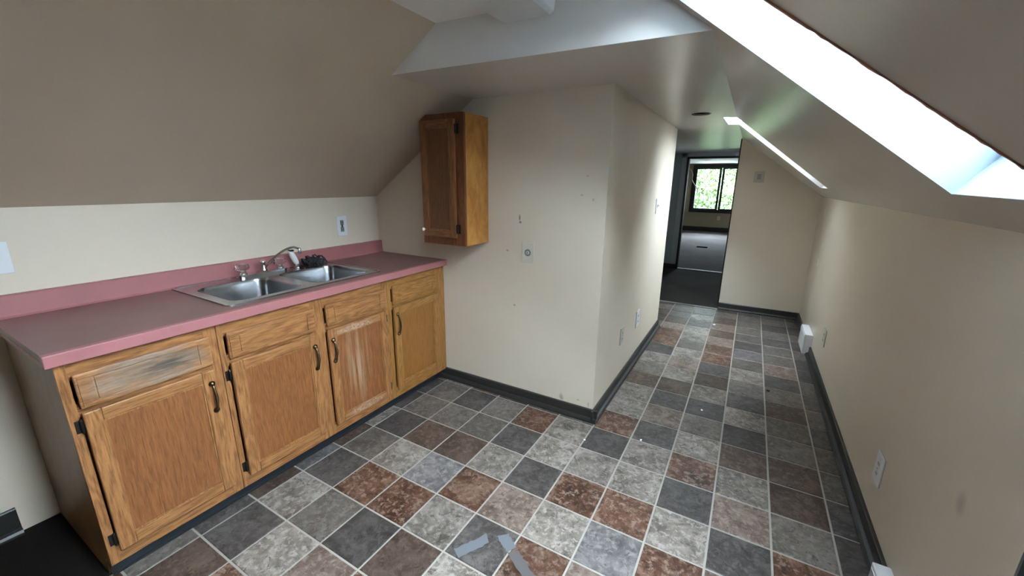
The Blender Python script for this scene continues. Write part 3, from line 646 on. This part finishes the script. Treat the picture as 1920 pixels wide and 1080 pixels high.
for y in (-0.38, 0.54):
    h = MB().lathe((-7.5,y,ZT+0.10),[(0.09,0),(0.085,0.03),(0.045,0.06),(0.04,0.10)],n=20).build('handle', MM['chrome'], fa, smooth=True)
    m = MB(); n = 16; pr = [(0.05,0.10),(0.12,0.14),(0.135,0.20),(0.12,0.26),(0.06,0.28)]; rings = []
    for r, z in pr: rings.append([m.bm.verts.new((-7.5+r*(1+0.13*(k%2))*math.cos(k*2*math.pi/n), y+r*(1+0.13*(k%2))*math.sin(k*2*math.pi/n), ZT+0.1+z-0.02)) for k in range(n)])
    for a, b in zip(rings, rings[1:]):
        for i in range(n): m.bm.faces.new((a[i],a[(i+1)%n],b[(i+1)%n],b[i]))
    m.bm.faces.new(rings[0][::-1]); m.bm.faces.new(rings[-1]); tag(m.build('knob', MM['crystal'], h), 'clear fluted acrylic knob')
MB().lathe((-7.5,0.12,ZT+0.10),[(0.085,0),(0.08,0.05),(0.05,0.09),(0.045,0.19),(0.06,0.20),(0.06,0.25),(0.03,0.28)]).build('spout_base', MM['chrome'], fa, smooth=True)
p = []
for k in range(15):
    f = k/14; p.append((-7.48+0.36*f, 0.16+0.70*f, ZT+0.20+0.45*math.sin(min(f*1.12,1.0)*math.pi*0.5)**0.95 - (0.0 if f<0.86 else (f-0.86)*0.35)))
MB().tube(p, 0.026).build('spout', MM['pipe'], fa, smooth=True)
MB().lathe((p[-1][0],p[-1][1]+0.01,p[-1][2]-0.13),[(0.035,0),(0.045,0.02),(0.045,0.12),(0.03,0.15)],n=14).build('aerator', MM['chrome'], fa, smooth=True)
sp = thing('sink_sprayer', (-7.5,1.0,ZT+0.02), 'white plastic pull-out sprayer standing right of the faucet', 'sprayer')
ax = (0.02,-0.42,1.0)
MB().lathe((-7.5,1.0,ZT+0.02),[(0.10,0),(0.095,0.03),(0.06,0.06),(0.055,0.12)]).build('base', MM['chrome'], sp, smooth=True)
MB().lathe((-7.5,1.0,ZT+0.13),[(0.04,0),(0.065,0.05),(0.075,0.2),(0.07,0.3),(0.055,0.36),(0.06,0.42),(0.03,0.44)],ax).build('spray_head', MM['whitebody'], sp, smooth=True)
MB().box(-7.53,-7.40,0.80,0.90,ZT+0.50,ZT+0.54,0.01).build('lever', MM['hinge'], sp)
# tangled black scrubber
rr = random.Random(11); m = MB()
for q in range(7):
    c = Vector((-7.30+rr.uniform(-0.06,0.10), 1.22+0.30*q/6, ZT+0.13+rr.uniform(-0.02,0.08))); pts = []
    ph = rr.uniform(0,6); a_, b_ = rr.uniform(2,4), rr.uniform(2,5)
    for k in range(34):
        s_ = k/33*6.28*1.3
        pts.append(c + Vector((0.13*math.sin(a_*s_+ph), 0.15*math.cos(s_*1.7+ph), 0.11*math.sin(b_*s_))))
    for v in pts: v.z = max(v.z, ZT+0.045)
    m.tube(pts, 0.020, 6)
tag(m.build('scouring_pad', MM['rag'], origin=(-7.3,1.35,ZT+0.02), smooth=True), 'tangled black nylon scouring mesh on the back ledge of the right bowl', 'scourer')

# ------------------------------------------------------------------ wall cabinet
UX0,UX1,UY0,UZ0,UZ1 = -4.88,-3.47,3.14,4.64,7.93
uc = thing('wall_cabinet', (-4.2,3.7,UZ0), 'tall narrow oak wall cabinet, front darkened for shade, hung in the corner under the slope', 'cabinet')
zc_ = ZK+(UX0-XL)*sl-0.02; xc_ = XL+(UZ1-ZK)/sl+0.03
outl = [(UX0,UZ0),(UX1-0.03,UZ0),(UX1-0.03,UZ1),(xc_,UZ1),(UX0,zc_)]
MB().slab(outl, [], lambda u,v,w: (u,w,v), UY0+0.08, YB-0.01).build('carcass', MO['dark_v'], uc)
MB().box(UX1-0.03,UX1,UY0+0.08,YB-0.01,UZ0,UZ1).build('side_panel', MO['maple'], uc)
outl2 = [(UX0,UZ0),(UX1,UZ0),(UX1,UZ1),(xc_,UZ1),(UX0,zc_)]
MB().slab(outl2, [[(UX0+0.2,UZ0+0.3),(UX1-0.35,UZ0+0.3),(UX1-0.35,UZ1-0.5),(UX0+0.2,UZ1-0.5)]], lambda u,v,w: (u,w,v), UY0, UY0+0.08).build('face_frame', MO['redfr'], uc)
dx0,dx1,dz0,dz1 = -4.80,-3.71,4.85,7.78; r = 0.17; y0,y1 = UY0-0.09,UY0-0.005
d = MB().box(dx0+r-0.01,dx1-r+0.01,y0+0.035,y1-0.01,dz0+r-0.01,dz1-r+0.01).build('door', MO['dark_p'], uc)
for a_, b_ in ((dx0,dx0+r),(dx1-r,dx1)): MB().box(a_,b_,y0,y1,dz0,dz1,0.018).build('stile', MO['dark_v'], d)
for a_, b_ in ((dz0,dz0+r),(dz1-r,dz1)): MB().box(dx0+r,dx1-r,y0,y1,a_,b_,0.016).build('rail', MO['dark_h'], d)
w = 0.03
MB().slab([(dx0+r,dz0+r),(dx1-r,dz0+r),(dx1-r,dz1-r),(dx0+r,dz1-r)], [[(dx0+r+w,dz0+r+w),(dx1-r-w,dz0+r+w),(dx1-r-w,dz1-r-w),(dx0+r+w,dz1-r-w)]], lambda u,v,w_: (u,w_,v), y0+0.012, y0+0.035).build('bead', MO['dark_v'], d)
MB().lathe((dx0+0.06,y0,5.03),[(0.02,0),(0.02,0.05),(0.045,0.07),(0.05,0.10),(0.03,0.13)],(0,-1,0),14).build('knob', MM['knob'], d, smooth=True)
for z in (7.55, 5.08):
    m = MB(); m.box(dx1+0.005,dx1+0.10,UY0-0.02,UY0,z-0.12,z+0.12,0.008); m.lathe((dx1+0.02,UY0-0.045,z-0.12),[(0.012,0),(0.03,0.03),(0.032,0.21),(0.012,0.24)],n=10).build('hinge', MM['hinge'], d)

# ------------------------------------------------------------------ ceiling light
lf = thing('ceiling_light', (-0.68,-1.4,ZM), 'unlit ribbed acrylic wraparound fluorescent fixture on the main ceiling', 'light')
MB().box(-1.22,-0.22,-4.1,1.16,ZM-0.06,ZM-0.002,0.01).build('housing', MP['white'], lf)
prof = [(-1.24,ZM-0.06),(-1.20,ZM-0.30),(-1.12,ZM-0.35),(-0.30,ZM-0.35),(-0.23,ZM-0.30),(-0.20,ZM-0.06)]
MB().quadbox([(x,-4.14,z) for x,z in prof],[(x,1.20,z) for x,z in prof]).build('diffuser', MM['diffuser'], lf)

# ------------------------------------------------------------------ wall plates
def plate(name, o, u, n, w, h, label, cat, kind, material='plate', group=None):
    """o centre on the wall, u horizontal direction, n outward normal"""
    o, u, n = Vector(o), Vector(u), Vector(n); t = thing(name, o, label, cat, group); z = Vector((0,0,1))
    def bx(cu, cz, du, dz, d0, d1, bev=0.0):
        m = MB(); m.box(-du,du,d0,d1,-dz,dz,bev,1)
        for v in m.bm.verts: v.co = o + u*(v.co.x+cu) + n*v.co.y + z*(v.co.z+cz)
        return m
    bx(0,0,w/2,h/2,0.0,0.028,0.010).build('cover_plate', MM[material], t)
    if kind in ('outlet', 'burnt'):
        for s_ in (1,-1):
            r_ = bx(0,s_*h*0.17,w*0.17,h*0.12,0.026,0.034,0.004).build('receptacle', MM['burn' if kind=='burnt' else material], t)
            bx(-w*0.07,s_*h*0.17,w*0.018,h*0.05,0.034,0.037).build('slot', MM['slot'], r_); bx(w*0.07,s_*h*0.17,w*0.018,h*0.05,0.034,0.037).build('slot', MM['slot'], r_)
        bx(0,0,w*(0.07 if kind=='burnt' else 0.03),w*(0.12 if kind=='burnt' else 0.03),0.028,0.037).build('screw', MM['slot' if kind=='burnt' else 'chrome'], t)
    if kind == 'switch':
        bx(0,0,w*0.08,h*0.10,0.028,0.034).build('slot', MM['burn'], t); bx(0,0.02,w*0.05,h*0.05,0.03,0.085,0.006).build('toggle', MM[material], t)
        for s_ in (1,-1): bx(0,s_*h*0.30,w*0.03,w*0.03,0.028,0.032).build('screw', MM['chrome'], t)
    if kind == 'jack':
        m = MB(); c = o+n*0.028; m.lathe(c,[(0.095,0),(0.095,0.012),(0.075,0.018),(0.07,0.008)],tuple(n),24).build('jack_ring', MM['burn'], t)
        m = MB(); m.lathe(c,[(0.05,0.0),(0.045,0.03),(0.02,0.032)],tuple(n),16).build('jack', MM['almond'], t)
        bx(0,0,0.008,0.03,0.03,0.066).build('slot', MM['slot'], t)
    if kind == 'louver':
        for k in range(5): bx(0,(k-2)*0.05,w*0.2,0.014,0.026,0.036).build('slot', MM['burn'], t)
        bx(0,0,w*0.28,h*0.34,0.026,0.030).build('insert', MM['beigeplate'], t)
    return t
plate('outlet', (XL,2.80,4.94),(0,1,0),(1,0,0),0.36,0.60,'white outlet with a blackened grey socket above the backsplash','outlet','burnt')
plate('light_switch', (XL,-4.10,4.97),(0,1,0),(1,0,0),0.66,0.54,'wide white switch plate on the low wall at the left edge','switch','switch')
plate('phone_jack', (-2.19,YB,4.45),(1,0,0),(0,-1,0),0.37,0.56,'ivory wall plate with a round jack right of the wall cabinet','wall plate','jack','almond')
plate('light_switch', (-0.12,10.25,5.50),(0,-1,0),(1,0,0),0.36,0.54,'white light switch at shoulder height near the hall wall end','switch','switch')
plate('outlet', (-0.12,8.75,1.63),(0,-1,0),(1,0,0),0.42,0.62,'white outlet low on the hall wall, the farther of two','outlet','outlet')
plate('outlet', (-0.12,6.70,1.66),(0,-1,0),(1,0,0),0.34,0.56,'beige painted outlet low on the hall wall, nearer the corner','outlet','outlet','beigeplate')
plate('outlet', (XR,3.53,1.27),(0,1,0),(-1,0,0),0.40,0.58,'white outlet low on the right wall in the foreground','outlet','outlet')
plate('outlet', (XR,10.72,1.42),(0,1,0),(-1,0,0),0.44,0.56,'small ivory outlet on the right wall behind the white wall box','outlet','outlet','almond')
plate('intercom', (2.99,YF,6.65),(1,0,0),(0,-1,0),0.42,0.52,'beige louvered wall plate high on the end wall beside the doorway','wall plate','louver','beigeplate')
plate('outlet', (-0.75,YW,1.85),(1,0,0),(0,-1,0),0.36,0.54,'small pale outlet under the black framed window of the far room','outlet','outlet','almond')
def wallbox(y0, y1, h, depth, label):
    t = thing('wall_box', (XR,(y0+y1)/2,0), label, 'box', 'white boxes on the right baseboard')
    z0 = 0.02
    MB().box(XR-depth,XR-0.002,y0,y1,z0,h,0.02).build('housing', MM['plate'], t)
    MB().box(XR-depth-0.012,XR-depth+0.004,y0+0.05,y1-0.05,z0+0.05,h-0.06,0.006).build('cover', MM['plate'], t)
wallbox(12.75,14.15,0.80,0.26,'white plastic box on the baseboard far along the right wall')
wallbox(0.95,2.05,0.46,0.24,'white plastic box on the baseboard at the bottom edge, nearest the camera')

# ------------------------------------------------------------------ small things on the floor
def strip(pts, z, material, label, n=10):
    (x0,y0),(x1,y1),w = pts; a = Vector((x0,y0)); b = Vector((x1,y1)); d = (b-a).normalized(); q = Vector((-d.y,d.x)); rr = random.Random(int(x0*100)+5)
    L = [a+(b-a)*k/n for k in range(n+1)]; up = [p+q*(w/2+rr.uniform(-0.02,0.015)) for p in L]; dn = [p-q*(w/2+rr.uniform(-0.02,0.015)) for p in L]
    up[0] += d*0.05
    out = [tuple(p) for p in up]+[tuple(p) for p in dn[::-1]]
    o = MB().slab(out, [], lambda u,v,w_: (u,v,w_), z, z+0.004).build('tape_strip', material, origin=(x0,y0,0)); tag(o, label, 'tape', 'grey tape remnants on the tiles'); return o
strip([(-0.30,-0.17),(0.02,-0.36),0.21], 0.001, MM['tape'], 'short pale blue grey piece of torn tape at the tile corner')
strip([(0.04,-0.37),(0.95,-0.93),0.20], 0.001, MM['tape2'], 'long dull grey tape strip running to the bottom edge')
strip([(-0.46,-0.36),(-0.78,-0.92),0.20], 0.001, MM['tape'], 'smeared grey tape remnant in the middle of the dark tile')
def crumb(x, y, r, material, label):
    m = MB(); bmesh.ops.create_icosphere(m.bm, subdivisions=1, radius=r); rr = random.Random(int(x*1000))
    for v in m.bm.verts: v.co = Vector((x,y,r*0.6)) + Vector((v.co.x*rr.uniform(.7,1.3), v.co.y*rr.uniform(.7,1.3), v.co.z*0.6))
    tag(m.build('crumb', material, origin=(x,y,0)), label, 'debris', 'crumbs on the floor')
crumb(2.12,14.55,0.06,MM['white_crumb'],'white paint crumb on the tiles near the doorway')
crumb(4.10,8.65,0.055,MM['slot'],'black crumb on the tiles in mid hall')
crumb(2.42,6.35,0.035,MM['white_crumb'],'tiny white crumb on a dark tile in mid hall')
crumb(0.02,3.30,0.030,MM['white_crumb'],'tiny white crumb by the outer wall corner')
crumb(1.25,4.02,0.035,MM['white_crumb'],'tiny white crumb on the dark tile right of the corner')
MM['matt'] = mat('matt_dark_metal', (0.015,0.014,0.013), 1.0, spec=0.0)
t = thing('floor_register', (-0.95,40.2,0.02), 'dark slotted floor register in the far room carpet', 'vent')
m = MB(); m.box(-1.45,-0.45,39.9,40.5,0.02,0.06,0.01).build('frame', MM['matt'], t)
for k in range(6): MB().box(-1.4+k*0.16,-1.34+k*0.16,39.95,40.45,0.055,0.075).build('slat', MM['matt'], t)
# loose cord hanging in the far room
p = [(-5.0+0.12*k+0.15*math.sin(k*0.9), YW-0.35, 8.3-0.30*k) for k in range(12)]
tag(MB().tube(p,0.05,6).build('hanging_cord', MM['almond'], origin=p[0]), 'pale loose cord hanging left of the far window', 'cord')

# ------------------------------------------------------------------ outside the far window
def leafm(name, a, b2):
    def b(t, p):
        oi = noise(t, coords(t), 0.8, 3); c = mixc(t, ramp(t, oi, [(0.35,(0,0,0)),(0.65,(1,1,1))]), a, b2); t.links.new(c, p.inputs['Base Color'])
    return mat(name, a, 0.6, build=b)
ML = leafm('green_leaves', (0.018,0.045,0.008), (0.07,0.12,0.025))
struct(MB().box(-120,120,YW+1,240,-12.5,-12.0), 'ground_outside', mat('pale_gravel', (0.30,0.30,0.28), 0.9))
def tree(x, y, rad, h, n, seed, label):
    rr = random.Random(seed); t = thing('garden_tree', (x,y,-12), label, 'tree', 'trees outside the far window')
    MB().tube([(x,y,-12),(x+0.3,y,-6),(x,y,h*0.4)],[0.9,0.7,0.35],8).build('trunk', mat('bark', (0.10,0.08,0.06), 0.9), t)
    b = bmesh.new()
    for _ in range(n):
        d = Vector((rr.gauss(0,1),rr.gauss(0,1),rr.gauss(0,1))).normalized()*rad*rr.uniform(0.45,1.0)**0.6; d.z *= (h+9)/2/rad
        c = Vector((x,y,(h-9)/2+0.0)) + d; a = Vector((rr.uniform(-1,1),rr.uniform(-1,1),rr.uniform(-1,1))).normalized(); e = a.orthogonal().normalized(); s_ = rr.uniform(0.25,0.6)
        vv = [b.verts.new(((c+a*s_*k1+e*s_*0.5*k2)-Vector((x,y,-12)))*S) for k1,k2 in ((-1,0),(0,1),(1,0),(0,-1))]; b.faces.new(vv)
    me = bpy.data.meshes.new('foliage'); b.to_mesh(me); b.free(); me.materials.append(ML); o = bpy.data.objects.new('foliage', me); COL.objects.link(o); o.parent = t; o['kind'] = 'stuff'
for k, (x, y, r_, h, lab) in enumerate([(-26,94,9,20,'leftmost leafy green tree outside the far window'),(-4,98,9,16,'middle leafy green tree outside the far window'),(17,94,9,15,'rightmost leafy green tree outside the far window')]):
    tree(x, y, r_, h, 14000, 20+k, lab)
